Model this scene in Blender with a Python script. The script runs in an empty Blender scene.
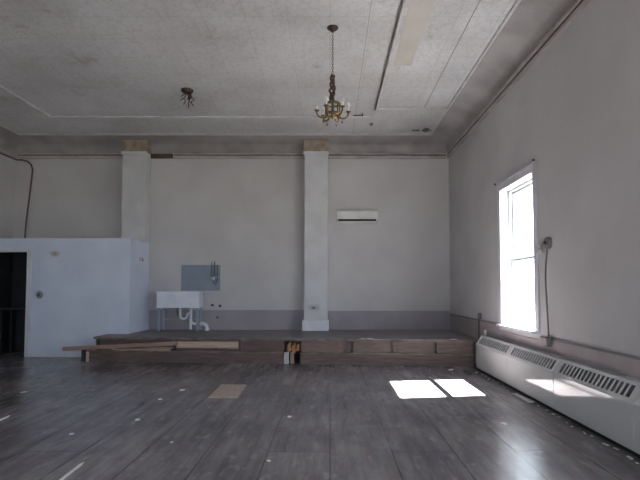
import bpy, bmesh, math, random
from mathutils import Vector, Matrix
random.seed(7)
C = bpy.context.scene.collection
PI = math.pi
# ------------------------------------------------------------------ camera
cd = bpy.data.cameras.new('camera'); cam = bpy.data.objects.new('camera', cd); C.objects.link(cam)
PITCH = math.radians(2.6)
cam.location = (0, 0, 1.6); cam.rotation_euler = (PI/2 + PITCH, 0, 0)
cd.sensor_width = 36; cd.lens = 27.0
cd.shift_x = -10/640; cd.shift_y = (49 - 480*math.tan(PITCH))/640
cd.clip_start = 0.05; cd.clip_end = 300
bpy.context.scene.camera = cam
# ------------------------------------------------------------------ sky, sun, exposure
w = bpy.data.worlds.new('sky'); bpy.context.scene.world = w; w.use_nodes = True
bg = w.node_tree.nodes['Background']; bg.inputs[0].default_value = (0.78, 0.87, 1.0, 1); bg.inputs[1].default_value = 4.0
sd = bpy.data.lights.new('sun', 'SUN'); sd.energy = 90; sd.angle = math.radians(0.53); sd.color = (1, .96, .9)
sun = bpy.data.objects.new('sun', sd); C.objects.link(sun)
SUN_T = 1.36
sdir = Vector((-1, -0.13, -SUN_T))
sun.rotation_euler = sdir.to_track_quat('-Z', 'Y').to_euler(); sun.location = (10, 8, 14)
vs = bpy.context.scene.view_settings
vs.view_transform = 'Standard'; vs.look = 'None'; vs.gamma = 1; vs.use_curve_mapping = False; vs.exposure = 1.3
XR, XL, YB, YF = 3.15, -8.35, 12.6, -3.0      # right, left, far and near wall faces
WIN_R = [(7.35, 8.79), (1.5, 2.94)]  # second opening is out of view, added for more fill light
WIN_L = []
WIN_F_ADDED = [(-6.9, -5.46), (-3.32, -1.88), (.26, 1.70)]       # unseen windows behind the camera, added to fill the room with light
WZ = (0.95, 3.40)
def portal(loc, rot, sx, sz):
    l = bpy.data.lights.new('window_portal', 'AREA'); l.shape = 'RECTANGLE'; l.size = sx; l.size_y = sz
    l.cycles.is_portal = True
    o = bpy.data.objects.new('window_portal', l); C.objects.link(o); o.location = loc; o.rotation_euler = rot
for a, b in WIN_R: portal((XR+.36, (a+b)/2, 2.175), (0, PI/2, 0), 2.5, b-a)
for a, b in WIN_L: portal((XL-.36, (a+b)/2, 2.175), (0, -PI/2, 0), 2.5, b-a)
for a, b in WIN_F_ADDED: portal(((a+b)/2, YF-.36, 2.175), (-PI/2, 0, PI), b-a, 2.5)

# ------------------------------------------------------------------ materials
def mat(name, col, rough=.6, metal=0, col2=None, scale=3, bump=0, bscale=40, detail=6, lo=.35, hi=.65, stretch=None, spec=None, coat=0):
    m = bpy.data.materials.new(name); m.use_nodes = True
    n = m.node_tree.nodes; L = m.node_tree.links; p = n['Principled BSDF']
    p.inputs['Roughness'].default_value = rough; p.inputs['Metallic'].default_value = metal
    if spec is not None: p.inputs['Specular IOR Level'].default_value = spec
    if coat: p.inputs['Coat Weight'].default_value = coat; p.inputs['Coat Roughness'].default_value = .08
    tc = n.new('ShaderNodeTexCoord'); mp = n.new('ShaderNodeMapping'); L.new(tc.outputs['Object'], mp.inputs[0])
    if stretch: mp.inputs['Scale'].default_value = stretch
    c2 = col2 or tuple(c*.86 for c in col)
    nt = n.new('ShaderNodeTexNoise'); nt.inputs['Scale'].default_value = scale; nt.inputs['Detail'].default_value = detail
    L.new(mp.outputs[0], nt.inputs['Vector'])
    r = n.new('ShaderNodeValToRGB'); r.color_ramp.elements[0].position = lo; r.color_ramp.elements[1].position = hi
    r.color_ramp.elements[0].color = (*c2, 1); r.color_ramp.elements[1].color = (*col, 1)
    L.new(nt.outputs[0], r.inputs[0]); L.new(r.outputs[0], p.inputs['Base Color'])
    if bump:
        nb = n.new('ShaderNodeTexNoise'); nb.inputs['Scale'].default_value = bscale; L.new(mp.outputs[0], nb.inputs['Vector'])
        b = n.new('ShaderNodeBump'); b.inputs['Strength'].default_value = bump; b.inputs['Distance'].default_value = .01
        L.new(nb.outputs[0], b.inputs['Height']); L.new(b.outputs[0], p.inputs['Normal'])
    m['ramp'] = r.name
    return m
def mixrgb(n, L, kind, fac, a, b):
    x = n.new('ShaderNodeMix'); x.data_type = 'RGBA'; x.blend_type = kind
    for s, v in ((x.inputs[0], fac), (x.inputs[6], a), (x.inputs[7], b)):
        if hasattr(v, 'is_linked'): L.new(v, s)
        elif isinstance(v, tuple): s.default_value = (*v, 1)
        else: s.default_value = v
    return x.outputs[2]

M = {}
M['wall'] = mat('wall_paint', (.58, .565, .57), .75, col2=(.52, .50, .505), scale=.9, bump=.25, bscale=9, detail=9)
M['dado'] = mat('dado_paint', (.36, .33, .36), .6, col2=(.30, .275, .30), scale=1.5, bump=.2, bscale=14)
M['dado_r'] = mat('dado_paint_right', (.40, .35, .355), .6, col2=(.33, .29, .295), scale=1.5, bump=.2, bscale=14)
M['partition'] = mat('partition_paint', (.70, .76, .88), .5, col2=(.63, .69, .82), scale=1.4, bump=.15, bscale=6)
M['pilaster'] = mat('pilaster_paint', (.62, .62, .64), .6, col2=(.55, .55, .565), scale=2.2, bump=.15, bscale=10)
M['white'] = mat('white_trim_paint', (.72, .745, .80), .45, col2=(.62, .645, .70), scale=4)
M['cap'] = mat('bare_cap_plaster', (.40, .33, .25), .8, col2=(.26, .20, .15), scale=6)
M['rail'] = mat('rail_paint', (.50, .465, .455), .6, col2=(.36, .33, .32), scale=3, stretch=(1, 1, 6))
M['rail_dark'] = mat('bare_rail_wood', (.10, .06, .04), .8, col2=(.05, .03, .02), scale=9)
M['heater'] = mat('heater_enamel', (.60, .61, .61), .09, col2=(.55, .56, .565), scale=2, coat=.3)
M['black'] = mat('black_void_paint', (.012, .012, .012), .8)
M['fin'] = mat('heater_fin_metal', (.22, .22, .22), .6, metal=.2)
M['deck'] = mat('stage_deck_wood', (.22, .195, .20), .45, col2=(.15, .13, .135), scale=4, stretch=(1, 8, 1), bump=.3)
M['riser'] = mat('stained_riser_wood', (.17, .115, .105), .5, col2=(.10, .066, .06), scale=3, stretch=(1, 1, 12), bump=.2)
M['riser2'] = mat('stained_panel_wood', (.24, .165, .135), .45, col2=(.15, .10, .085), scale=3, stretch=(1, 1, 12), bump=.2)
M['tan'] = mat('bare_tan_wood', (.62, .48, .37), .7, col2=(.46, .34, .26), scale=3, stretch=(1, 1, 14), bump=.2)
M['board'] = mat('reddish_board_wood', (.46, .31, .25), .7, col2=(.30, .19, .15), scale=3, stretch=(1, 1, 14), bump=.2)
M['splinter'] = mat('splintered_orange_wood', (.50, .26, .12), .8, col2=(.30, .14, .06), scale=9, bump=.5)
M['ply'] = mat('plywood_patch_wood', (.46, .36, .31), .6, col2=(.36, .28, .24), scale=4, stretch=(6, 1, 1))
M['brass'] = mat('aged_brass', (.30, .21, .09), .35, metal=.9, col2=(.12, .08, .04), scale=25)
M['darkmetal'] = mat('dark_bronze', (.06, .04, .03), .5, metal=.5)
M['wrap'] = mat('brown_cord_wrap', (.11, .055, .035), .8, bump=.3)
M['grey'] = mat('grey_box_paint', (.20, .185, .19), .5)
M['cable'] = mat('grey_cable', (.13, .12, .125), .6)
M['pvc'] = mat('white_pvc', (.86, .88, .92), .35)
M['sinkm'] = mat('sink_glaze', (.78, .81, .88), .3, col2=(.70, .73, .79), scale=4)
M['steel'] = mat('galvanised_steel', (.42, .44, .46), .4, metal=.6)
M['panelblue'] = mat('blue_grey_panel', (.27, .32, .39), .5, col2=(.23, .28, .34), scale=3)
M['acwhite'] = mat('ac_plastic', (.78, .78, .76), .4)
M['deckedge'] = mat('worn_deck_edge', (.24, .185, .16), .5, col2=(.12, .09, .08), scale=5, stretch=(1, 1, 1))
M['ledge'] = mat('worn_ledge_edge', (.30, .235, .20), .5, col2=(.13, .09, .08), scale=4)
M['pipebrown'] = mat('brown_pipe', (.14, .085, .075), .6)
M['bulb'] = mat('frosted_bulb', (.75, .75, .72), .3)
M['conduit'] = mat('ceiling_conduit_paint', (.20, .17, .155), .6, col2=(.10, .08, .07), scale=5)
M['legpaint'] = mat('pale_blue_leg_paint', (.36, .42, .50), .5)
M['tanpaint'] = mat('faded_tan_paint', (.56, .52, .48), .6, col2=(.50, .46, .42), scale=2)
M['debris'] = mat('pale_debris', (.65, .63, .6), .8)
M['ground'] = mat('outside_ground', (.11, .105, .095), .9)
M['brick'] = mat('outer_wall_render', (.5, .47, .43), .9)

# floor: worn dark boards / sheets with seams
def floor_mat():
    m = mat('worn_floor', (.275, .25, .255), .42, col2=(.165, .152, .165), scale=.8, bump=.2, bscale=5, detail=10)
    n = m.node_tree.nodes; L = m.node_tree.links; p = n['Principled BSDF']; r = n[m['ramp']]
    tc = n.new('ShaderNodeTexCoord')
    mp = n.new('ShaderNodeMapping'); L.new(tc.outputs['Object'], mp.inputs[0]); mp.inputs['Rotation'].default_value = (0, 0, PI/2)
    br = n.new('ShaderNodeTexBrick'); L.new(mp.outputs[0], br.inputs['Vector'])
    br.inputs['Scale'].default_value = 1; br.inputs['Brick Width'].default_value = 2.4; br.inputs['Row Height'].default_value = .61
    br.inputs['Mortar Size'].default_value = .009; br.inputs['Mortar Smooth'].default_value = .3; br.offset = .37
    br.inputs['Color1'].default_value = (1, 1, 1, 1); br.inputs['Color2'].default_value = (.86, .87, .90, 1); br.inputs['Mortar'].default_value = (.42, .40, .40, 1)
    # fine strip boards, faint
    br2 = n.new('ShaderNodeTexBrick'); L.new(mp.outputs[0], br2.inputs['Vector'])
    br2.inputs['Scale'].default_value = 1; br2.inputs['Brick Width'].default_value = 1.22; br2.inputs['Row Height'].default_value = .152
    br2.inputs['Mortar Size'].default_value = .003; br2.inputs['Color1'].default_value = (1, 1, 1, 1); br2.inputs['Color2'].default_value = (.93, .92, .93, 1)
    br2.inputs['Mortar'].default_value = (.78, .78, .78, 1)
    mp3 = n.new('ShaderNodeMapping'); L.new(tc.outputs['Object'], mp3.inputs[0]); mp3.inputs['Scale'].default_value = (5, .7, 1)
    n3 = n.new('ShaderNodeTexNoise'); n3.inputs['Scale'].default_value = 1.6; n3.inputs['Detail'].default_value = 10; n3.inputs['Roughness'].default_value = .65; L.new(mp3.outputs[0], n3.inputs['Vector'])
    r3 = n.new('ShaderNodeValToRGB'); r3.color_ramp.elements[0].position = .36; r3.color_ramp.elements[1].position = .62
    r3.color_ramp.elements[0].color = (.66, .62, .60, 1); r3.color_ramp.elements[1].color = (1.08, 1.08, 1.1, 1); L.new(n3.outputs[0], r3.inputs[0])
    c = mixrgb(n, L, 'MULTIPLY', 1.0, r.outputs[0], r3.outputs[0]); c = mixrgb(n, L, 'MULTIPLY', 1.0, c, br.outputs[0]); c = mixrgb(n, L, 'MULTIPLY', 1.0, c, br2.outputs[0])
    # pale scuffs
    mp2 = n.new('ShaderNodeMapping'); L.new(tc.outputs['Object'], mp2.inputs[0]); mp2.inputs['Scale'].default_value = (3, 1.2, 1)
    ns = n.new('ShaderNodeTexNoise'); ns.inputs['Scale'].default_value = 3.1; ns.inputs['Detail'].default_value = 6; ns.inputs['Roughness'].default_value = .6
    L.new(mp2.outputs[0], ns.inputs['Vector'])
    rr = n.new('ShaderNodeValToRGB'); rr.color_ramp.elements[0].position = .56; rr.color_ramp.elements[1].position = .78
    L.new(ns.outputs[0], rr.inputs[0]); rr.color_ramp.elements[1].color = (.6, .6, .6, 1)
    c = mixrgb(n, L, 'MIX', rr.outputs[0], c, (.40, .375, .38)); L.new(c, p.inputs['Base Color'])
    rg = n.new('ShaderNodeMapRange'); rg.inputs[1].default_value = .3; rg.inputs[2].default_value = .7; rg.inputs[3].default_value = .27; rg.inputs[4].default_value = .36
    p.inputs['Roughness'].default_value = .26
    return m
M['floor'] = floor_mat()
def ceiling_mat():
    m = mat('pressed_ceiling', (.66, .645, .66), .5, col2=(.53, .515, .52), scale=.8, detail=9)
    n = m.node_tree.nodes; L = m.node_tree.links; p = n['Principled BSDF']; r = n[m['ramp']]
    tc = n.new('ShaderNodeTexCoord')
    br = n.new('ShaderNodeTexBrick'); L.new(tc.outputs['Object'], br.inputs['Vector']); br.offset = 0
    br.inputs['Scale'].default_value = 1; br.inputs['Brick Width'].default_value = .61; br.inputs['Row Height'].default_value = .61
    br.inputs['Mortar Size'].default_value = .006; br.inputs['Mortar Smooth'].default_value = .6
    br.inputs['Color1'].default_value = (1, 1, 1, 1); br.inputs['Color2'].default_value = (.97, .96, .95, 1); br.inputs['Mortar'].default_value = (.80, .78, .77, 1)
    vo = n.new('ShaderNodeTexVoronoi'); vo.inputs['Scale'].default_value = 7; vo.feature = 'DISTANCE_TO_EDGE'; 
    nz = n.new('ShaderNodeTexNoise'); nz.inputs['Scale'].default_value = 6; nz.inputs['Detail'].default_value = 3
    L.new(tc.outputs['Object'], nz.inputs['Vector'])
    wv = mixrgb(n, L, 'LINEAR_LIGHT', .16, tc.outputs['Object'], nz.outputs['Color'])
    L.new(wv, vo.inputs['Vector'])
    rr = n.new('ShaderNodeValToRGB'); rr.color_ramp.elements[0].position = 0; rr.color_ramp.elements[1].position = .09
    rr.color_ramp.elements[0].color = (.80, .79, .78, 1); rr.color_ramp.elements[1].color = (1, 1, 1, 1)
    L.new(vo.outputs['Distance'], rr.inputs[0])
    c = mixrgb(n, L, 'MULTIPLY', 1.0, r.outputs[0], br.outputs[0]); c = mixrgb(n, L, 'MULTIPLY', .8, c, rr.outputs[0])
    # rust / soot blotches
    ns = n.new('ShaderNodeTexNoise'); ns.inputs['Scale'].default_value = 1.7; ns.inputs['Detail'].default_value = 12; ns.inputs['Roughness'].default_value = .7
    L.new(tc.outputs['Object'], ns.inputs['Vector'])
    r3 = n.new('ShaderNodeValToRGB'); r3.color_ramp.elements[0].position = .60; r3.color_ramp.elements[1].position = .80
    L.new(ns.outputs[0], r3.inputs[0]); c = mixrgb(n, L, 'MIX', r3.outputs[0], c, (.26, .21, .17)); L.new(c, p.inputs['Base Color'])
    b = n.new('ShaderNodeBump'); b.inputs['Strength'].default_value = .5; b.inputs['Distance'].default_value = .02
    L.new(rr.outputs[0], b.inputs['Height']); L.new(b.outputs[0], p.inputs['Normal'])
    return m
M['ceiling'] = ceiling_mat()
def glass_mat():
    m = bpy.data.materials.new('window_glass'); m.use_nodes = True; n = m.node_tree.nodes; L = m.node_tree.links
    n.remove(n['Principled BSDF']); t = n.new('ShaderNodeBsdfTransparent'); g = n.new('ShaderNodeBsdfGlossy'); g.inputs['Roughness'].default_value = .02
    t.inputs[0].default_value = (.96, .98, .98, 1)
    lw = n.new('ShaderNodeLayerWeight'); lw.inputs[0].default_value = .5; f = n.new('ShaderNodeMath'); f.operation = 'POWER'; f.inputs[1].default_value = 5; mx = n.new('ShaderNodeMixShader')
    L.new(lw.outputs['Facing'], f.inputs[0]); L.new(f.outputs[0], mx.inputs[0]); L.new(t.outputs[0], mx.inputs[1]); L.new(g.outputs[0], mx.inputs[2]); L.new(mx.outputs[0], n['Material Output'].inputs[0])
    return m
M['glass'] = glass_mat()

# ------------------------------------------------------------------ mesh helpers
def new(): return bmesh.new()
def box(bm, x0, x1, y0, y1, z0, z1):
    v = [bm.verts.new((x, y, z)) for z in (z0, z1) for y in (y0, y1) for x in (x0, x1)]
    for f in ((0,2,3,1), (4,5,7,6), (0,1,5,4), (2,6,7,3), (0,4,6,2), (1,3,7,5)): bm.faces.new([v[i] for i in f])
    return v
def prism(bm, base, top):
    a = [bm.verts.new(p) for p in base]; b = [bm.verts.new(p) for p in top]; k = len(a)
    bm.faces.new(a[::-1]); bm.faces.new(b)
    for i in range(k): bm.faces.new((a[i], a[(i+1) % k], b[(i+1) % k], b[i]))
def tube(bm, pts, r, seg=8, cap=True):
    pts = [Vector(p) for p in pts]; rs = r if isinstance(r, (list, tuple)) else [r]*len(pts); rings = []
    ref = None
    for i, p in enumerate(pts):
        t = (pts[min(i+1, len(pts)-1)] - pts[max(i-1, 0)]).normalized()
        if ref is None: ref = Vector((0, 0, 1)) if abs(t.z) < .9 else Vector((1, 0, 0))
        u = (ref - t*ref.dot(t)).normalized(); ref = u; v = t.cross(u)
        rings.append([bm.verts.new(p + (u*math.cos(a) + v*math.sin(a))*rs[i]) for a in [2*PI*k/seg for k in range(seg)]])
    for a, b in zip(rings, rings[1:]):
        for k in range(seg): bm.faces.new((a[k], a[(k+1) % seg], b[(k+1) % seg], b[k]))
    if cap: bm.faces.new(rings[0][::-1]); bm.faces.new(rings[-1])
def lathe(bm, prof, c=(0, 0, 0), seg=16, axis='Z'):
    rings = []
    for r, h in prof:
        ring = []
        for k in range(seg):
            a = 2*PI*k/seg; x, y = r*math.cos(a), r*math.sin(a)
            q = (x, y, h) if axis == 'Z' else ((h, x, y) if axis == 'X' else (x, h, y))
            ring.append(bm.verts.new((c[0]+q[0], c[1]+q[1], c[2]+q[2])))
        rings.append(ring)
    for a, b in zip(rings, rings[1:]):
        for k in range(seg): bm.faces.new((a[k], a[(k+1) % seg], b[(k+1) % seg], b[k]))
    bm.faces.new(rings[0][::-1]); bm.faces.new(rings[-1])
def torus(bm, c, R, r, seg=20, s2=6, mtx=None):
    pts = [Vector((R*math.cos(2*PI*k/seg), R*math.sin(2*PI*k/seg), 0)) for k in range(seg)]
    rings = []
    for k, p in enumerate(pts):
        d = p.normalized()
        ring = []
        for j in range(s2):
            a = 2*PI*j/s2; q = p + d*r*math.cos(a) + Vector((0, 0, r*math.sin(a)))
            if mtx: q = mtx @ q
            ring.append(bm.verts.new(Vector(c)+q))
        rings.append(ring)
    for i in range(seg):
        a, b = rings[i], rings[(i+1) % seg]
        for k in range(s2): bm.faces.new((a[k], a[(k+1) % s2], b[(k+1) % s2], b[k]))
def obj(name, bm, m, parent=None, label=None, smooth=False, bevel=0):
    bmesh.ops.recalc_face_normals(bm, faces=bm.faces)
    me = bpy.data.meshes.new(name); bm.to_mesh(me); bm.free()
    me.materials.append(M[m] if isinstance(m, str) else m)
    if smooth:
        for p in me.polygons: p.use_smooth = True
        try: me.set_sharp_from_angle(angle=math.radians(40))
        except Exception: pass
    o = bpy.data.objects.new(name, me); C.objects.link(o)
    if parent: o.parent = parent; o.matrix_parent_inverse = Matrix.Translation(-parent.location)
    if label: o['label'] = label
    if bevel:
        b = o.modifiers.new('bevel', 'BEVEL'); b.width = bevel; b.segments = 2; b.limit_method = 'ANGLE'
    return o
def thing(name, label, cat, loc=(0, 0, 0), group=None):
    o = bpy.data.objects.new(name, None); C.objects.link(o); o.location = loc; o.empty_display_size = .1
    o['label'] = label; o['category'] = cat
    if group: o['group'] = group
    return o
def tag(o, label, cat, group=None):
    o['label'] = label; o['category'] = cat
    if group: o['group'] = group
    return o
def struct(name, bm, m, parent=None, **k):
    o = obj(name, bm, m, parent, **k)
    if not parent: o['kind'] = 'structure'
    return o
def boxo(name, m, dims, parent=None, bevel=0, label=None):
    bm = new(); box(bm, *dims); return obj(name, bm, m, parent, label=label, bevel=bevel)

# ------------------------------------------------------------------ the shell
def holes_wall(bm, xs, ya, yb, za, zb, holes):      # wall running along Y with openings
    y = ya
    for a, b, z0, z1 in sorted(holes):
        box(bm, xs[0], xs[1], y, a, za, zb); box(bm, xs[0], xs[1], a, b, za, z0); box(bm, xs[0], xs[1], a, b, z1, zb); y = b
    box(bm, xs[0], xs[1], y, yb, za, zb)
TW = .30; ZT = 5.62
bm = new(); box(bm, XL-TW, XR+TW, YF-TW, YB+TW, -.15, 0); struct('floor', bm, 'floor')
bm = new(); holes_wall(bm, (XR, XR+TW), YF, YB, 0, ZT, [(a, b, *WZ) for a, b in WIN_R]); struct('wall_right', bm, 'wall')
bm = new(); holes_wall(bm, (XL-TW, XL), YF, YB, 0, ZT, [(a, b, *WZ) for a, b in WIN_L]); struct('wall_left', bm, 'wall')
bm = new(); box(bm, XL-TW, XR+TW, YB, YB+TW, 0, ZT); struct('wall_back', bm, 'wall')
bm = new(); holes_wall(bm, (YF-TW, YF), XL-TW, XR+TW, 0, ZT, [(a, b, *WZ) for a, b in WIN_F_ADDED])
for v in bm.verts: v.co.x, v.co.y = v.co.y, v.co.x
struct('wall_front', bm, 'wall')
# ceiling: flat field with a shallow cove on every side
HC, ZR, CV = 5.50, 5.17, .55
bm = new(); loops = []
N = 10
for i in range(N+1):
    a = PI/2*i/N; d = CV*(1-math.cos(a)); z = ZR + (HC-ZR)*math.sin(a)
    loops.append([bm.verts.new(p) for p in ((XL+d, YF+d, z), (XR-d, YF+d, z), (XR-d, YB-d, z), (XL+d, YB-d, z))])
for a, b in zip(loops, loops[1:]):
    for k in range(4): bm.faces.new((a[k], a[(k+1) % 4], b[(k+1) % 4], b[k]))
bm.faces.new(loops[-1])
top = [bm.verts.new(p) for p in ((XL-.05, YF-.05, ZT), (XR+.05, YF-.05, ZT), (XR+.05, YB+.05, ZT), (XL-.05, YB+.05, ZT))]
bm.faces.new(top)
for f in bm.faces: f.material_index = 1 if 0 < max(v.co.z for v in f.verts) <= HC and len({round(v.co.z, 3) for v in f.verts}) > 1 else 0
o = struct('ceiling', bm, 'ceiling', smooth=True)
M['cove'] = mat('cove_paint', (.42, .39, .385), .6, col2=(.30, .275, .265), scale=1.6, bump=.2, bscale=9, detail=9)  # cove faces toned darker than the flat ceiling field
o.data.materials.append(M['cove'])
# outside ground
bm = new(); box(bm, -60, 60, -60, 60, -.6, -.5); g = struct('ground', bm, 'ground')
# picture rail below the cove
bm = new()
box(bm, XR-.05, XR, YF, YB, ZR-.10, ZR-.02); box(bm, XR-.09, XR, YF, YB, ZR-.02, ZR+.015); struct('trim_1', bm, 'rail')
bm = new()
box(bm, XL, XL+.05, YF, YB, ZR-.10, ZR-.02); box(bm, XL, XL+.08, YF, YB, ZR-.02, ZR+.015); struct('trim_2', bm, 'rail')
PIL = [(-5.36, -4.75), (-.66, -.06)]
def rail(x0, x1, name):
    bm = new(); box(bm, x0, x1, YB-.05, YB, ZR-.12, ZR-.02); box(bm, x0, x1, YB-.09, YB, ZR-.02, ZR+.015); struct(name, bm, 'rail')
rail(XL+.08, PIL[0][0], 'trim_3'); rail(-4.15, PIL[1][0], 'trim_4'); rail(PIL[1][1], XR-.08, 'trim_5')
bm = new(); box(bm, PIL[0][1], -4.15, YB-.03, YB, ZR-.11, ZR-.02); box(bm, PIL[0][1], -4.15, YB-.06, YB-.03, ZR-.03, ZR); struct('trim_6', bm, 'rail_dark')
bm = new(); box(bm, PIL[1][1]+.03, XR-.1, YB-.056, YB-.0505, ZR-.045, ZR-.021); box(bm, -4.12, PIL[1][0]-.03, YB-.056, YB-.0505, ZR-.045, ZR-.021); box(bm, XL+.1, PIL[0][0]-.03, YB-.056, YB-.0505, ZR-.045, ZR-.021); struct('trim_19', bm, 'rail_dark')  # thin dark line drawn under the far-wall rail ledge
bm = new(); box(bm, XR-.056, XR-.0505, YF, YB-.1, ZR-.045, ZR-.021); struct('trim_20', bm, 'rail_dark')  # same thin dark line under the right-wall ledge
# ceiling borders and seams: thin battens under the flat field
def batten(x0, x1, y0, y1, name, m='ceiling', t=.012):
    bm = new(); box(bm, x0, x1, y0, y1, HC-t, HC-.0005); struct(name, bm, m)
M['seam'] = mat('ceiling_seam_soot', (.34, .31, .30), .8)
M['batten'] = mat('ceiling_batten_paint', (.66, .64, .64), .6, col2=(.52, .50, .50), scale=3)
batten(2.52, 2.57, YF+.6, 10.2, 'trim_7', 'batten', .03)
batten(2.585, 2.60, YF+.6, 12.0, 'trim_8', 'seam', .006)
batten(2.02, 2.035, YF+.6, 10.2, 'trim_9', 'seam', .006)
batten(1.03, 2.57, 10.14, 10.2, 'trim_10', 'batten', .03)
batten(-6.3, .9, 10.66, 10.72, 'trim_11', 'batten', .03)
batten(-6.36, -6.30, YF+.6, 10.72, 'trim_12', 'batten', .03)
batten(-7.85, -7.81, YF+.6, 12.0, 'trim_13', 'batten', .02)
batten(.56, .568, YF+.6, 11.9, 'trim_14', 'seam', .006)
batten(-7.8, 2.5, 11.9, 11.94, 'trim_15', 'batten', .02)
# dado: painted lower wall with a thin cap
bm = new(); box(bm, PIL[1][1]+.0, XR-.012, YB-.012, YB, .54, 1.03); box(bm, PIL[0][1]+.012, PIL[1][0], YB-.012, YB, .54, 1.05); struct('baseboard_back', bm, 'dado')
bm = new(); box(bm, XR-.012, XR, YF, 7.20, 0, .90); box(bm, XR-.012, XR, 7.20, 8.94, 0, .84); box(bm, XR-.012, XR, 8.94, YB-.0, 0, .96)
struct('baseboard_right', bm, 'dado_r')
bm = new(); box(bm, XR-.03, XR-.0121, YF, 7.18, .88, .905); box(bm, XR-.03, XR-.0121, 8.97, YB-.013, .93, .965); struct('trim_16', bm, 'grey')

# ------------------------------------------------------------------ windows
def window(n, side, y0, y1):
    s = 1 if side == 'r' else -1; X0 = {'r': XR, 'l': XL, 'f': YF}[side]
    def bx(bm, a, b, *r):
        v = box(bm, min(X0+s*a, X0+s*b), max(X0+s*a, X0+s*b), *r)
        if side == 'f':
            for q in v: q.co.x, q.co.y = q.co.y, q.co.x
    z0, z1 = WZ; zm = 2.13
    root = thing('window_%d' % n, '', 'window', ((y0+y1)/2, X0, z0) if side == 'f' else (X0, (y0+y1)/2, z0))
    del root['label']; del root['category']; root['kind'] = 'structure'
    bm = new()      # jamb lining
    bx(bm, .14, .30, y0, y0+.03, z0, z1); bx(bm, .14, .30, y1-.03, y1, z0, z1); bx(bm, .14, .30, y0+.03, y1-.03, z1-.03, z1)
    obj('window_frame', bm, 'white', root)
    bm = new()      # inner casing
    bx(bm, -.025, 0, y0-.13, y0, z0-.02, z1+.12); bx(bm, -.025, 0, y1, y1+.13, z0-.02, z1+.12); bx(bm, -.035, 0, y0-.0, y1+.0, z1, z1+.12)
    bx(bm, -.045, -.025, y0-.15, y1+.15, z1+.12, z1+.15)
    obj('casing', bm, 'casing', root, bevel=.004)
    bm = new(); bx(bm, -.10, .30, y0+.002, y1-.002, z0-.03, z0+.012); bx(bm, -.10, 0, y0-.06, y0+.002, z0-.03, z0+.012); bx(bm, -.10, 0, y1-.002, y1+.06, z0-.03, z0+.012)
    obj('window_sill', bm, 'white', root)
    def sash(a, b, za, zb, nm):
        bm = new(); t = .05; ya, yb = y0+.03, y1-.03
        bx(bm, a, b, ya, ya+t, za, zb); bx(bm, a, b, yb-t, yb, za, zb); bx(bm, a, b, ya+t, yb-t, za, za+.07 if nm == 0 else za+.045); bx(bm, a, b, ya+t, yb-t, zb-.045, zb)
        f = obj('sash', bm, 'white', root)
        bm = new(); bx(bm, (a+b)/2-.002, (a+b)/2+.002, ya+t, yb-t, za+.045, zb-.045); obj('pane', bm, 'glass', f)
        f.children[0].matrix_parent_inverse = Matrix.Translation(-root.location) @ Matrix.Identity(4) if False else f.children[0].matrix_parent_inverse
        return f
    sash(.16, .195, z0+.012, zm+.015, 0); sash(.20, .235, zm-.025, z1-.03, 1)
    bm = new(); bx(bm, .30, .43, y0-.12, y1+.12, z1+.05, z1+.12); bx(bm, .30, .36, y0-.1, y1+.1, z0-.08, z0-.02)   # outside sill, plus an unseen hood added to cut the sun patch
    obj('window_hood', bm, 'brick', root)
    return root
M['casing'] = mat('casing_paint', (.66, .65, .69), .5, col2=(.58, .57, .61), scale=4)
k = 1
for a, b in WIN_R: window(k, 'r', a, b); k += 1
for a, b in WIN_L: window(k, 'l', a, b); k += 1
for a, b in WIN_F_ADDED: window(k, 'f', a, b); k += 1

# ------------------------------------------------------------------ partition room on the left
PY, PX, PZ = 11.4, -4.75, 2.81
DX1, DX0, DZ = -7.20, -8.20, 2.48
bm = new()
box(bm, DX1, PX, PY, PY+.1, 0, PZ); box(bm, DX0, DX1, PY, PY+.1, DZ, PZ); box(bm, XL, DX0, PY, PY+.1, 0, PZ)
struct('wall_partition', bm, 'partition')
bm = new(); box(bm, PX-.1, PX, PY+.1, YB, 0, PZ); struct('wall_partition_side', bm, 'partition')
bm = new(); box(bm, XL, PX-.1, PY+.1, YB, PZ-.06, PZ-.005); struct('ceiling_partition', bm, 'partition')
M['closet'] = mat('dark_closet_paint', (.035, .033, .035), .8)  # near-black tone puts the unlit room's darkness into its surfaces
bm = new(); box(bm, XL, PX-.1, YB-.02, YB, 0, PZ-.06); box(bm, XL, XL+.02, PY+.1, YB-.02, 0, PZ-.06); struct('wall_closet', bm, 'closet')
bm = new(); box(bm, DX1, DX1+.11, PY-.02, PY, 0, DZ+.10); box(bm, DX0, DX1, PY-.02, PY, DZ, DZ+.10); box(bm, DX0-.11, DX0, PY-.02, PY, 0, DZ+.10); struct('door_1', bm, 'white', bevel=.004)
bm = new(); box(bm, DX1+.11, -5.6, PY-.015, PY, 0, .09); struct('baseboard_left', bm, 'white')
# dark work table inside the little room
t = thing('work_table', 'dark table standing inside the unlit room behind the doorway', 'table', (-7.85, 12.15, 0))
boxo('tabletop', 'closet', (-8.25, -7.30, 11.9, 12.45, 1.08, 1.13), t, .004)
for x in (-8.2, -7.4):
    for y in (11.95, 12.35): boxo('leg', 'closet', (x, x+.05, y, y+.05, 0, 1.08), t)
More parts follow.
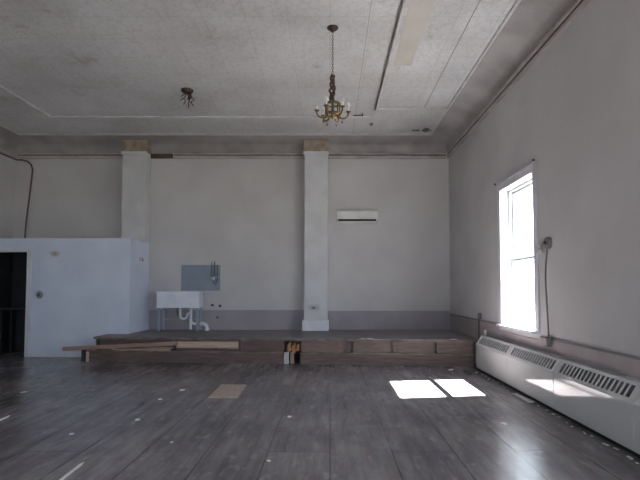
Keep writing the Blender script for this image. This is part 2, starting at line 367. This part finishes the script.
# things on the partition
def disc_plate(name, x, y, z, rx, rz, d, m, label, cat, knob=None):
    root = thing(name, label, cat, (x, y, z))
    bm = new(); lathe(bm, [(1, 0), (1, -.6), (.85, -1)], seg=20, axis='Y')
    for v in bm.verts: v.co = Vector((x+v.co.x*rx, y+v.co.y*d, z+v.co.z*rz))
    obj('cover', bm, m, root, smooth=True)
    bm = new(); lathe(bm, [(.45, 0), (.4, -1)], seg=12, axis='Y')
    for v in bm.verts: v.co = Vector((x+v.co.x*rx, y-d+v.co.y*d*.6, z+v.co.z*rz))
    obj('dial', bm, knob or m, root, smooth=True)
    return root
M['plate'] = mat('dirty_plate', (.40, .37, .33), .5)
M['plate2'] = mat('pale_plate', (.55, .53, .53), .5)
disc_plate('thermostat', -6.88, PY, 1.46, .075, .085, .04, 'plate', 'round grey-brown thermostat on the white partition beside the dark doorway', 'thermostat', 'grey')
disc_plate('junction_cover', -6.54, PY, 2.44, .12, .07, .03, 'plate2', 'pale oval cover plate high on the white partition right of the doorway', 'cover plate', 'plate')
t = thing('wall_switch', 'small pale plate with a dark hole on the partition side above the sink', 'switch', (PX, 12.05, 2.35))
boxo('plate', 'plate2', (PX, PX+.012, 11.93, 12.17, 2.30, 2.40), t, .003)
boxo('switch_hole', 'black', (PX+.012, PX+.018, 12.10, 12.15, 2.31, 2.35), t)

# ------------------------------------------------------------------ pilasters
PF = 12.26
def pilaster(x0, x1, zb, label, base):
    t = thing('pilaster', label, 'pilaster', ((x0+x1)/2, PF, zb))
    boxo('shaft', 'pilaster', (x0, x1, PF, YB-.003, zb, 5.15), t, .008)
    bm = new(); pf = [(PF-.025, 5.15), (PF-.025, 5.46), (YB-.25, 5.43), (YB-.17, 5.39), (YB-.09, 5.33), (YB-.03, 5.24), (YB-.004, 5.15)]
    prism(bm, [(x0-.025, y, z) for y, z in pf], [(x1+.025, y, z) for y, z in pf]); box(bm, x0-.04, x1+.04, PF-.04, PF-.0251, 5.15, 5.18)
    obj('capital', bm, 'cap', t, bevel=.005, label='bare tan capital')
    bm = new(); box(bm, x0-.025, x1+.025, PF-.03, PF, 5.06, 5.15); obj('neck_moulding', bm, 'pilaster', t)
    if base:
        bm = new(); box(bm, x0-.045, x1+.03, PF-.06, YB-.012, zb, zb+.26); obj('base', bm, 'white', t, bevel=.008, label='white base block')
        bm = new(); lathe(bm, [(.15, 0), (.15, -.02), (.12, -.025)], seg=4, axis='Y')
        bm.free()
        f = thing('cover_plate', 'faint grey cover plate low on the centre pilaster', 'cover plate', ((x0+x1)/2, PF, 1.13))
        boxo('plate', 'plate3', (x0+.10, x0+.38, PF-.014, PF-.0005, 1.06, 1.20), f, .004)
        boxo('hole', 'grey', (x0+.19, x0+.29, PF-.018, PF-.014, 1.09, 1.15), f)
    return t
M['plate3'] = mat('plate_grey', (.50, .51, .53), .5)
pilaster(*PIL[0], PZ, 'white pilaster rising behind the partition with a bare tan capital', False)
pilaster(*PIL[1], .542, 'white pilaster at the centre of the far wall with a base block on the stage', True)

# ------------------------------------------------------------------ stage
def FY(x): return 10.67 - (x+5.42)*.0833
def fx(px, off=0):      # position along the stage front from a horizontal bearing
    k = (px-330)/480; return k*(10.67+off-5.42*.0833)/(1+k*.0833)
def slab(bm, x0, x1, o0, o1, z0, z1):     # box following the slightly skewed stage front
    base = [(x0, FY(x0)+o0), (x1, FY(x1)+o0), (x1, FY(x1)+o1), (x0, FY(x0)+o1)]
    prism(bm, [(*p, z0) for p in base], [(*p, z1) for p in base])
SZ = .54; XS0, XS1 = -5.24, XR-.012; LZ = .25
st = thing('stage', 'low dark brown wooden stage with broken two-tier front along the far wall', 'stage', (-1, 11.4, 0))
bm = new()
poly = [(XS0, FY(XS0)+.07), (XS1, FY(XS1)+.07), (XS1, YB-.012), (PX, YB-.012), (PX, PY-.02), (XS0, PY-.02)]
prism(bm, [(x, y, SZ-.045) for x, y in poly], [(x, y, SZ) for x, y in poly]); obj('deck', bm, 'deck', st)
bm = new(); slab(bm, XS0, XS1, .045, .07, SZ-.05, SZ+.003); obj('nosing', bm, 'deckedge', st)
def part(name, m, p0, p1, o0, o1, z0, z1, bev=.004, label=None):
    bm = new(); slab(bm, fx(p0), min(fx(p1), XS1), o0, o1, z0, z1); return obj(name, bm, m, st, bevel=bev, label=label)
UT = SZ-.045
# upper tier of boards and panels
part('upper_panel', 'riser', 99, 171, .12, .15, LZ, UT)
part('upper_panel', 'tan', 176, 238, .09, .15, .31, .46, label='bare tan board')
part('upper_rail', 'riser', 171.5, 239, .10, .15, .47, UT); part('upper_rail', 'riser', 176, 240, .09, .15, LZ, .295)
part('upper_panel', 'riser', 239, 284, .12, .15, LZ, UT)
part('upper_panel', 'riser2', 301, 344, .12, .15, LZ, UT)
part('upper_panel', 'riser', 344.5, 352, .135, .16, LZ, UT)
for a, b in ((353, 391), (393, 434), (437, 473)):
    part('upper_rail', 'riser2', a, b, .10, .13, .46, UT); part('stile', 'riser2', a, a+4, .10, .13, LZ, .4595); part('upper_panel', 'riser2', a+4.2, b, .125, .15, LZ, .4595)
    part('gap_strip', 'riser', b, b+2, .14, .16, LZ, UT)
# lower tier
part('lower_board', 'riser', 88, 283, 0, .03, 0, LZ-.02); part('ledge', 'ledge', 88, 283, -.006, .12, LZ-.02, LZ, .003)
part('lower_board', 'riser', 300.5, 473.5, 0, .03, 0, LZ-.02); part('ledge', 'ledge', 300.5, 473.5, -.006, .12, LZ-.02, LZ, .003)
part('post', 'closet', 82.5, 87.5, .02, .12, 0, LZ-.005)
part('post', 'tan', 88, 91, -.012, -.001, .0, LZ-.03)
part('post', 'plate2', 284, 289, .03, .07, 0, LZ); part('post', 'board', 290, 294, .10, .16, 0, LZ)
part('post', 'closet', 97, 98.8, .12, .2, .0, UT)
for px in (140, 210, 340, 400, 450): part('joist_post', 'closet', px, px+4, .3, .4, 0, UT)
bm = new(); yy = lambda x: FY(x)+.12
prism(bm, [(XS0, FY(XS0)+.15, 0), (XS0+.03, FY(XS0)+.15, 0), (XS0+.03, PY-.02, 0), (XS0, PY-.02, 0)], [(XS0, FY(XS0)+.15, UT), (XS0+.03, FY(XS0)+.15, UT), (XS0+.03, PY-.02, UT), (XS0, PY-.02, UT)])
obj('side_panel', bm, 'riser', st)
# splintered block in the gap of the stage front
bm = new()
x0, x1 = fx(287.5), fx(299)
for i in range(7):
    a = x0+(x1-x0)*i/7; b = a+(x1-x0)/6.5; h = .41+.05*math.sin(i*2.1); l = .26-.03*math.cos(i*1.7)
    slab(bm, a, b, .06+.01*(i % 3), .12+.01*(i % 2), l, h)
obj('splintered_block', bm, 'splinter', st, label='splintered orange wood block')

# loose boards leaning on the ledge
def board(name, m, px0, z0, px1, z1, off, h, th, label):
    x0, x1 = fx(px0, off), fx(px1, off); bm = new()
    a = (x0, FY(x0)+off, z0); b = (x1, FY(x1)+off, z1)
    q = []
    for (x, y, z) in (a, b): q.append([(x, y, z), (x, y+th, z), (x, y+th, z+h), (x, y, z+h)])
    prism(bm, q[0], q[1])
    return tag(obj(name, bm, m, bevel=.004), label, 'board')
board('loose_board', 'board', 64, .235, 178, .385, -.045, .085, .035, 'long reddish board sloping out past the left end of the stage front')
board('loose_board', 'tan', 113, .252, 172, .256, .03, .035, .06, 'short pale strip of wood lying on the ledge under the sloping board')
board('loose_board', 'board', 140, .292, 175, .31, .0, .03, .055, 'thin reddish strip wedged between the sloping board and the pale strip')

# ------------------------------------------------------------------ laundry sink
SY0, SY1 = 12.12, 12.56
sx0, sx1 = -4.37, -3.30; sz0, sz1 = 1.12, 1.53
t = thing('laundry_sink', 'white two-bowl laundry sink on thin metal legs on the stage', 'sink', ((sx0+sx1)/2, 12.35, SZ))
bm = new()
wt = .03
box(bm, sx0, sx1, SY0, SY0+wt, sz0, sz1); box(bm, sx0, sx1, SY1-wt, SY1, sz0, sz1); box(bm, sx0, sx0+wt, SY0+wt, SY1-wt, sz0, sz1)
box(bm, sx1-wt, sx1, SY0+wt, SY1-wt, sz0, sz1); box(bm, (sx0+sx1)/2-.02, (sx0+sx1)/2+.02, SY0+wt, SY1-wt, sz0, sz1-.02); box(bm, sx0+wt, sx1-wt, SY0+wt, SY1-wt, sz0, sz0+.03)
obj('basin', bm, 'sinkm', t, bevel=.006)
bm = new(); box(bm, sx0-.015, sx1+.015, SY0-.015, SY0, sz1-.05, sz1+.005); box(bm, sx0-.015, sx1+.015, SY1, SY1+.015, sz1-.05, sz1+.005)
box(bm, sx1, sx1+.015, SY0, SY1, sz1-.05, sz1+.005); box(bm, sx0-.015, sx0, SY0, SY1, sz1-.05, sz1+.005); obj('rim', bm, 'sinkm', t)
for x in (sx0+.03, sx1-.07):
    for y in (SY0+.02, SY1-.07):
        bm = new(); box(bm, x, x+.055, y, y+.006, SZ+.002, sz0); box(bm, x, x+.006, y+.006, y+.045, SZ+.002, sz0); box(bm, x-.005, x+.06, y-.005, y+.045, SZ+.002, SZ+.008); obj('leg', bm, 'legpaint', t)
bm = new(); box(bm, sx0+.06, sx1-.07, SY1-.05, SY1-.04, .80, .83); obj('stretcher', bm, 'steel', t)
bm = new(); xc = -3.84
for dx in (0, .30): lathe(bm, [(.05, sz0-.04), (.05, sz0)], (xc+dx*.9, 12.35, 0), 12)
tube(bm, [(xc, 12.35, sz0), (xc, 12.35, .92), (xc+.02, 12.35, .86), (xc+.09, 12.35, .83), (xc+.16, 12.35, .86), (xc+.18, 12.35, .93), (xc+.2, 12.35, .97), (xc+.27, 12.35, .98)], .032, 10)
tube(bm, [(xc+.27, 12.35, sz0), (xc+.27, 12.35, .80), (xc+.29, 12.36, .74), (xc+.36, 12.38, .70), (xc+.42, 12.40, .72)], .036, 10)
tube(bm, [(xc+.27, 12.35, .82), (xc+.27, 12.35, SZ+.03), ], .034, 10)
obj('drain_trap', bm, 'pvc', t, smooth=True, label='white plastic drain trap')
bm = new(); tube(bm, [(xc-.12, 12.50, sz0-.01), (xc-.12, 12.50, .95), (xc-.02, 12.5, .85), (xc+.1, 12.5, .83)], .022, 8); obj('waste_pipe', bm, 'grey', t, smooth=True, label='dark waste pipe')
# floor drain elbow on the stage
t = thing('drain_elbow', 'white plastic pipe elbow on the stage right of the sink legs', 'pipe', (-3.14, 12.35, SZ))
bm = new(); tube(bm, [(-3.32, 12.33, .70), (-3.26, 12.33, .72), (-3.20, 12.33, .70), (-3.155, 12.33, .66), (-3.14, 12.33, .60), (-3.14, 12.33, SZ)], .045, 10); obj('elbow', bm, 'pvc', t, smooth=True)
bm = new(); lathe(bm, [(.062, SZ), (.062, SZ+.05), (.05, SZ+.055)], (-3.14, 12.33, 0), 14); obj('collar', bm, 'pvc', t, smooth=True)
# blue-grey panel behind the sink
bm = new(); box(bm, -3.90, -2.88, YB-.02, YB, 1.56, 2.23); tag(obj('wall_panel', bm, 'panelblue', bevel=.003), 'blue-grey painted panel on the wall above the sink', 'panel')
t = thing('mixer_tap', 'wall tap with dark hoses and a white knob over the blue-grey panel', 'tap', (-3.02, YB-.02, 1.9))
bm = new()
tube(bm, [(-3.10, YB-.05, 2.30), (-3.10, YB-.05, 2.0), (-3.06, YB-.06, 1.82), (-3.0, YB-.06, 1.70)], .010, 6)
tube(bm, [(-3.02, YB-.05, 2.32), (-3.02, YB-.05, 1.95)], .014, 6)
tube(bm, [(-2.95, YB-.05, 2.24), (-2.95, YB-.05, 1.78), (-3.0, YB-.06, 1.72)], .010, 6); obj('hose', bm, 'cable', t, smooth=True)
bm = new(); tube(bm, [(-3.14, YB-.05, 1.90), (-2.90, YB-.05, 1.90)], .018, 8); tube(bm, [(-3.02, YB-.021, 1.90), (-3.02, YB-.12, 1.87)], .016, 8); obj('tap_body', bm, 'steel', t, smooth=True)
bm = new(); lathe(bm, [(.0012, -.042), (.03, -.03), (.042, 0), (.03, .03), (.001, .042)], (-3.02, YB-.14, 1.86), 14); obj('knob', bm, 'pvc', t, smooth=True, label='white round knob')
def stub(x, z, label, r=.03):
    t = thing('pipe_stub', label, 'pipe stub', (x, YB-.012, z))
    bm = new(); lathe(bm, [(r*1.5, 0), (r*1.5, -.008)], (x, YB-.012, z), 14, 'Y'); obj('flange', bm, 'steel', t)
    bm = new(); lathe(bm, [(r, -.008), (r, -.07), (r*.5, -.075)], (x, YB-.012, z), 12, 'Y'); obj('pipe', bm, 'darkmetal', t, smooth=True)
stub(-3.07, 1.18, 'left of the two dark pipe stubs just above the dado beside the sink'); stub(-2.87, 1.16, 'right of the two dark pipe stubs just above the dado beside the sink'); stub(-2.93, .86, 'dark pipe stub low on the grey dado right of the sink', .026)

# ------------------------------------------------------------------ split air conditioner
t = thing('air_conditioner', 'white wall-mounted split air conditioner with a dark vent slot', 'air conditioner', (.71, YB, 3.33))
bm = new(); ax0, ax1 = .165, 1.245
prof = [(YB, 3.33), (YB-.12, 3.32), (YB-.19, 3.37), (YB-.21, 3.42), (YB-.21, 3.62), (YB-.18, 3.655), (YB, 3.66)]
prism(bm, [(ax0, y, z) for y, z in prof], [(ax1, y, z) for y, z in prof]); obj('body', bm, 'acwhite', t, bevel=.01)
bm = new(); prism(bm, [(ax0+.06, y, z) for y, z in ((YB-.125, 3.3155), (YB-.195, 3.365), (YB-.2, 3.36), (YB-.13, 3.31))], [(ax1-.06, y, z) for y, z in ((YB-.125, 3.3155), (YB-.195, 3.365), (YB-.2, 3.36), (YB-.13, 3.31))]); obj('louver', bm, 'acwhite', t)
bm = new(); box(bm, ax0+.05, ax1-.05, YB-.219, YB-.196, 3.365, 3.41); obj('vent_slot', bm, 'black', t, label='dark vent slot')
bm = new(); box(bm, ax0+.015, ax1-.015, YB-.218, YB-.2105, 3.43, 3.61); obj('front_cover', bm, 'acwhite', t, bevel=.005)

# ------------------------------------------------------------------ convector heater along the right wall
HX, HZB, HZF, HZT, HXT = 2.90, .05, .50, .685, 3.02
secs = [(9.60, 7.95), (7.95, 6.30), (6.30, 4.65), (4.65, 3.0), (3.0, 1.35)]
t = thing('convector_heater', 'long white baseboard convector with slotted sloping top under the window', 'heater', (3.0, 5.5, 0))
WX = XR-.012
bm = new(); box(bm, HXT, WX, 1.35, 9.60, HZT-.01, HZT); obj('top_cover', bm, 'heater', t)
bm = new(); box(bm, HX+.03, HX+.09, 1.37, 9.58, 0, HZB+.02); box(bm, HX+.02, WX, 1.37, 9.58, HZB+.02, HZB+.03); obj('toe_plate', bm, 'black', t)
bm = new(); box(bm, HX+.03, WX-.03, 1.4, 9.56, .34, .47); 
for i in range(0): pass
obj('heating_element', bm, 'fin', t)
def endcap(ya, yb):
    bm = new(); pr = [(HX, HZB), (WX, HZB), (WX, HZT), (HXT, HZT), (HX, HZF)]
    prism(bm, [(x, ya, z) for x, z in pr], [(x, yb, z) for x, z in pr]); obj('end_cap', bm, 'heater', t)
endcap(9.60, 9.615); endcap(1.335, 1.35)
sl = Vector((HXT-HX, 0, HZT-HZF)); slen = sl.length; su = sl.normalized(); nn = Vector((-su.z, 0, su.x))
def sbar(bm, ya, yb, u0, u1, th=.006):     # plate lying on the sloped grille plane
    o_ = Vector((HX, 0, HZF)); pts = []
    for yy_ in (ya, yb):
        pts.append([tuple(o_+su*u+nn*n_+Vector((0, yy_, 0))) for u, n_ in ((u0, -th), (u1, -th), (u1, 0), (u0, 0))])
    prism(bm, pts[0], pts[1])
for yb, ya in secs:
    bm = new(); box(bm, HX, HX+.012, ya+.004, yb-.004, HZB, HZF); p = obj('front_panel', bm, 'heater', t, bevel=.003)
    bm = new()
    sbar(bm, ya+.003, yb-.003, 0, .045); sbar(bm, ya+.003, yb-.003, slen-.04, slen); sbar(bm, ya+.003, ya+.10, .045, slen-.04); sbar(bm, yb-.10, yb-.003, .045, slen-.04)
    n_ = 17; L_ = (yb-.10)-(ya+.10)
    for i in range(1, n_):
        yc = ya+.10+L_*i/n_; sbar(bm, yc-.016, yc+.016, .045, slen-.04)
    obj('grille', bm, 'heater', t)
bm = new(); box(bm, HX+.015, WX-.02, 1.4, 9.58, .28, .32); obj('inner_liner', bm, 'fin', t)
# debris along the heater foot
def bit(x, y, sx, sy, sz, rot, label, m='debris', name='debris_flake', cat='debris', group=None):
    bm = new(); v = box(bm, -sx/2, sx/2, -sy/2, sy/2, 0, sz)
    for q in bm.verts: q.co.x += random.uniform(-.12, .12)*sx; q.co.y += random.uniform(-.12, .12)*sy
    o = obj(name, bm, m); o.location = (x, y, 0.0005); o.rotation_euler.z = rot; tag(o, label, cat, group); return o
def fl(px, py, off=0):
    D = 768/(py-289); return (px-330)*D/480, D
G = 'paint flakes along the foot of the heater'
for i in range(26):
    y = 4.2+5.2*(i+.5*random.random())/26
    bit(2.84+random.uniform(-.04, .03), y, random.uniform(.012, .035), random.uniform(.02, .09), random.uniform(.003, .010), random.uniform(-.3, .3), 'small flake of pale paint on the floor along the foot of the heater', group=G)
x, y = fl(526, 394); 
r = bit(2.80, 7.05, .07, .55, .03, .06, 'short grey-white strip of metal lying on the floor beside the heater', 'plate2', 'metal_strip', 'strip')
x, y = fl(76, 469); bit(x, y, .022, .38, .012, .05, 'thin pale strip lying on the floor at the bottom left', name='wood_strip', cat='strip', m='debris')
x, y = fl(6, 418); bit(x, y, .025, .30, .012, .05, 'thin pale strip on the floor at the left edge of the picture', name='wood_strip', cat='strip', m='debris')
for (px, py, s, lb) in [(184, 389, .10, 'pale scrap on the floor left of the plywood patch'), (140, 418, .08, 'pale flake left of the dark seam at mid floor, near the scraps'), (75, 432, .06, 'tiny white flake on the floor at the left'),
                        (290, 415, .06, 'small white flake on the floor below the plywood patch'), (270, 458, .04, 'tiny pale flake on the floor near the bottom centre'), (502, 422, .09, 'pale scrap on the floor between the sunlit patch and the heater'), (27, 391, .10, 'brownish scrap on the floor near the dark doorway'),
                        (174, 440, .03, 'speck of plaster on the floor at lower left of centre'), (450, 369, .12, 'white scrap on the floor in front of the stage above the sunlit patch'), (162, 398, .07, 'grey scrap on the floor just below the left scrap')]:
    x, y = fl(px, py); bit(x, y, s*.7, s*.9, .006, random.uniform(-.6, .6), lb, name='plaster_scrap', cat='debris')
# plywood patch
x0, y0 = -1.79, 7.11
bm = new(); prism(bm, [(-1.79, 7.11, .001), (-1.36, 7.11, .001), (-1.39, 8.08, .001), (-1.81, 8.08, .001)], [(-1.79, 7.11, .011), (-1.36, 7.11, .011), (-1.39, 8.08, .011), (-1.81, 8.08, .011)])
tag(obj('plywood_sheet', bm, 'ply'), 'rectangular tan plywood sheet lying flat on the dark floor', 'plywood')
# scrap bits on the stage lip
for px, lb in ((364, 'first white scrap on the stage edge left of centre right'), ):
    pass
def lip(px, s, label):
    x = fx(px, .1); bm = new(); box(bm, x-s, x+s, FY(x)+.075, FY(x)+.13, SZ+.003, SZ+.018); tag(obj('plaster_scrap', bm, 'debris'), label, 'debris')
lip(362, .04, 'smaller white scrap on the stage edge, just left of the larger one'); lip(370, .06, 'larger of the two white scraps on the stage edge below the air conditioner'); lip(453, .06, 'white scrap on the stage edge at its right end')

# ------------------------------------------------------------------ electrical boxes and cables on the right wall
def wallbox(z, label, round_):
    t = thing('electrical_box', label, 'electrical box', (XR, 6.86, z))
    X = XR if round_ else XR-.03
    if round_:
        bm = new(); lathe(bm, [(.085, 0), (.085, -.05), (.07, -.06)], (X, 6.86, z), 18, 'X'); obj('box_body', bm, 'grey', t, smooth=True)
        bm = new(); lathe(bm, [(.03, -.06), (.025, -.085)], (X, 6.86, z), 12, 'X'); obj('knob', bm, 'darkmetal', t, smooth=True)
    else:
        bm = new(); box(bm, X-.055, X, 6.80, 6.93, z-.065, z+.065); obj('box_body', bm, 'grey', t, bevel=.006)
        bm = new(); box(bm, X-.065, X-.0555, 6.815, 6.915, z-.05, z+.05); obj('cover', bm, 'plate', t, bevel=.003)
wallbox(2.26, 'round grey electrical box on the right wall beside the window', True); wallbox(.85, 'square grey electrical box on the dado at the foot of the cable', False)
bm = new(); pts = []
for i in range(17):
    f = i/16; pts.append((XR-.035-.02*math.sin(f*PI), 6.86+.02*math.sin(f*7)+.03*math.sin(f*PI), 2.175-(2.175-.92)*f))
tube(bm, pts, .012, 8); tag(obj('power_cable', bm, 'cable', smooth=True), 'grey cable hanging between the two electrical boxes right of the window', 'cable')
t = thing('window_latch', 'small pale bracket on the window casing near the round electrical box', 'bracket', (XR, 7.2, 2.18))
boxo('plate', 'plate2', (XR-.045, XR-.025, 7.06, 7.24, 2.14, 2.25), t, .003); boxo('hook', 'plate3', (XR-.07, XR-.045, 7.05, 7.10, 2.17, 2.2), t)
bm = new(); lathe(bm, [(.012, -.045), (.02, -.055), (.016, -.07)], (XR, 7.22, 3.56), 10, 'X'); tag(obj('curtain_hook', bm, 'darkmetal', smooth=True), 'small dark hook at the near top corner of the window casing', 'hook')
bm = new(); lathe(bm, [(.012, -.045), (.02, -.055), (.016, -.07)], (XR, 8.92, 3.56), 10, 'X'); tag(obj('curtain_hook', bm, 'darkmetal', smooth=True), 'small dark hook at the far top corner of the window casing', 'hook')
t = thing('corner_outlet', 'small grey outlet with a short conduit on the dado by the stage corner', 'outlet', (XR, 10.05, 1.0))
boxo('outlet_box', 'grey', (XR-.05, XR, 10.0, 10.12, .98, 1.10), t, .004)
bm = new(); tube(bm, [(XR-.045, 10.06, .98), (XR-.045, 10.06, SZ+.001)], .016, 8); obj('conduit', bm, 'cable', t, smooth=True)
# outlet-like scrap: pale bracket at the heater's far end
bm = new(); box(bm, HXT, HXT+.05, 9.46, 9.48, HZT+.001, HZT+.11); tag(obj('metal_bracket', bm, 'plate'), 'pale metal bracket standing on the far end of the heater', 'bracket')
# pipe on the far left wall
bm = new()
Zc = 5.03
tube(bm, [(XL+.07, 9.5, Zc-.02), (XL+.07, 12.2, Zc-.02), (XL+.10, YB-.10, Zc-.03), (-8.12, YB-.07, Zc-.03), (-8.0, YB-.06, Zc-.06), (-7.90, YB-.05, Zc-.14), (-7.86, YB-.04, Zc-.28), (-7.90, YB-.04, 4.3), (-7.99, YB-.04, 3.4), (-8.02, YB-.04, PZ)], .022, 8)
tag(obj('wall_pipe', bm, 'pipebrown', smooth=True), 'brown pipe bending down the far wall into the top of the partition', 'pipe') if 'pipebrown' in M else None

# ------------------------------------------------------------------ ceiling things
bm = new(); box(bm, .965, .99, YF+.7, 10.25, HC-.035, HC-.0005)
tag(obj('ceiling_conduit', bm, 'conduit'), 'long dark conduit strip running along the ceiling right of the chandelier', 'conduit')
bm = new(); box(bm, 1.0, 1.03, YF+.7, 10.25, HC-.02, HC-.0005); struct('trim_17', bm, 'batten')
bm = new(); box(bm, 1.10, 1.42, YF+.7, 8.2, HC-.006, HC-.0005); struct('trim_18', bm, 'tanpaint')
# broken ceiling fixture
fxx, fyy = -2.8, 9.25
t = thing('ceiling_fixture', 'broken dark ceiling light mount with dangling wires left of the chandelier', 'light fixture', (fxx, fyy, HC))
bm = new(); lathe(bm, [(.12, HC), (.12, HC-.02), (.09, HC-.06), (.04, HC-.07)], (fxx, fyy, 0), 18); obj('mount', bm, 'darkmetal', t, smooth=True)
bm = new()
for a, (dx, dz) in enumerate(((-.10, -.15), (-.05, -.24), (.03, -.30), (.10, -.26), (.06, -.12))):
    tube(bm, [(fxx+dx*.2, fyy, HC-.06), (fxx+dx*1.2, fyy+.02*a, HC-.06+dz*.45), (fxx+dx*.7, fyy, HC-.06+dz*.7), (fxx+dx*1.3, fyy-.01, HC-.06+dz)], .010, 6)
obj('wire', bm, 'darkmetal', t, smooth=True)
bm = new(); tube(bm, [(fxx+.05, fyy, HC-.06), (fxx+.07, fyy-.02, HC-.15), (fxx+.02, fyy-.02, HC-.20)], .028, 8); obj('lamp_holder', bm, 'wrap', t, smooth=True)
# small ceiling bits
t = thing('ceiling_bracket', 'thin dark rod under the ceiling just right of the chandelier', 'bracket', (.65, 10.5, HC))
bm = new(); tube(bm, [(.52, 10.5, HC-.05), (.74, 10.5, HC-.05)], .014, 8); obj('rod', bm, 'darkmetal', t); bm = new(); tube(bm, [(.72, 10.5, HC-.05), (.72, 10.5, HC)], .012, 8); obj('hanger', bm, 'darkmetal', t)
def stain(x, y, rx, ry, label, seed):
    rnd = random.Random(seed); bm = new(); pts = []
    for k in range(22):
        a = 2*PI*k/22; r = rnd.uniform(.55, 1.1); pts.append((x+rx*r*math.cos(a), y+ry*r*math.sin(a)))
    prism(bm, [(p[0], p[1], HC-.004) for p in pts], [(p[0], p[1], HC-.0005) for p in pts]); return tag(obj('peeling_patch', bm, 'peel'), label, 'ceiling damage')
M['peel'] = mat('peeled_ceiling', (.20, .165, .14), .9, col2=(.11, .09, .08), scale=8)
stain(.98, 11.2, .05, .12, 'small dark peeled spot on the ceiling at the end of the conduit', 1)
stain(2.36, 11.62, .13, .16, 'larger dark peeled patch on the ceiling by the far right corner', 2); stain(2.12, 11.65, .12, .07, 'smaller dark peeled patch left of the corner patch', 3)

# chandelier
cx, cy = .04, 7.0
t = thing('chandelier', 'brass chandelier with curved arms and pale candles hanging on a chain', 'chandelier', (cx, cy, HC))
bm = new(); lathe(bm, [(.085, HC), (.085, HC-.012), (.06, HC-.035), (.025, HC-.055), (.012, HC-.075)], (cx, cy, 0), 20); obj('canopy', bm, 'darkmetal', t, smooth=True)
bm = new(); z = HC-.075; i = 0
while z > 4.74:
    mt = Matrix.Rotation(PI/2*(i % 2), 3, 'Z') @ Matrix.Rotation(PI/2, 3, 'X') @ Matrix.Diagonal((.62, 1, 1))
    torus(bm, (cx, cy, z-.024), .024, .0045, 12, 5, mt); z -= .037; i += 1
obj('chain', bm, 'darkmetal', t, smooth=True)
bm = new()
for k in range(3):
    pts = []
    for j in range(25):
        f = j/24; a = f*9+k*2.1; r = .018+.018*math.sin(f*PI)+.008*math.sin(f*13+k); pts.append((cx+r*math.cos(a)-.02*f, cy+r*math.sin(a), 4.78-.42*f))
    tube(bm, pts, .017, 7)
obj('cord_bundle', bm, 'wrap', t, smooth=True, label='brown twisted cord bundle')
B = 4.13
bm = new(); lathe(bm, [(.004, B-.02), (.016, B-.005), (.03, B+.01), (.065, B+.025), (.095, B+.05), (.10, B+.065), (.06, B+.09), (.022, B+.10), (.018, B+.22), (.03, B+.245), (.018, B+.27), (.012, B+.31)], (cx, cy, 0), 20); obj('stem', bm, 'brass', t, smooth=True)
bm = new(); torus(bm, (cx, cy, B+.21), .105, .013, 24, 6); torus(bm, (cx, cy, B+.06), .105, .014, 24, 6)
for k in range(8):
    a = 2*PI*k/8; tube(bm, [(cx+.105*math.cos(a), cy+.105*math.sin(a), B+.06), (cx+.105*math.cos(a), cy+.105*math.sin(a), B+.21)], .009, 6)
    if k % 2 == 0: tube(bm, [(cx, cy, B+.235), (cx+.105*math.cos(a), cy+.105*math.sin(a), B+.21)], .005, 5)
obj('cage', bm, 'brass', t, smooth=True)
for k in range(6):
    a = 2*PI*k/6+.12; ca, sa = math.cos(a), math.sin(a); R = .235
    bm = new(); pts = [(.05, .05), (.09, .02), (.13, 0), (.175, 0), (.21, .02), (.232, .055), (R, .09)]
    sm = []
    for j in range(len(pts)-1):
        for q in (0, .5): sm.append((pts[j][0]*(1-q)+pts[j+1][0]*q, pts[j][1]*(1-q)+pts[j+1][1]*q))
    sm.append(pts[-1]); tube(bm, [(cx+r*ca, cy+r*sa, B+h) for r, h in sm], .013, 7)
    ar = obj('arm', bm, 'brass', t, smooth=True)
    def sub(nm, bm, m):
        o = obj(nm, bm, m, smooth=True); o.parent = ar; return o
    p = (cx+R*ca, cy+R*sa, 0)
    bm = new(); lathe(bm, [(.008, B+.08), (.03, B+.092), (.04, B+.105), (.036, B+.108)], p, 14); sub('drip_cup', bm, 'brass')
    bm = new(); lathe(bm, [(.015, B+.108), (.015, B+.165)], p, 12); sub('candle_sleeve', bm, 'pvc')
    if k in (0, 2, 4, 5):
        bm = new(); lathe(bm, [(.012, B+.165), (.026, B+.18), (.03, B+.20), (.02, B+.225), (.002, B+.24)], p, 12); sub('bulb', bm, 'bulb')
    bm = new(); q_ = (cx+.14*ca, cy+.14*sa, 0); lathe(bm, [(.002, B-.085), (.010, B-.07), (.012, B-.055), (.004, B-.03), (.002, B-.02)], q_, 8); sub('drop', bm, 'brass')
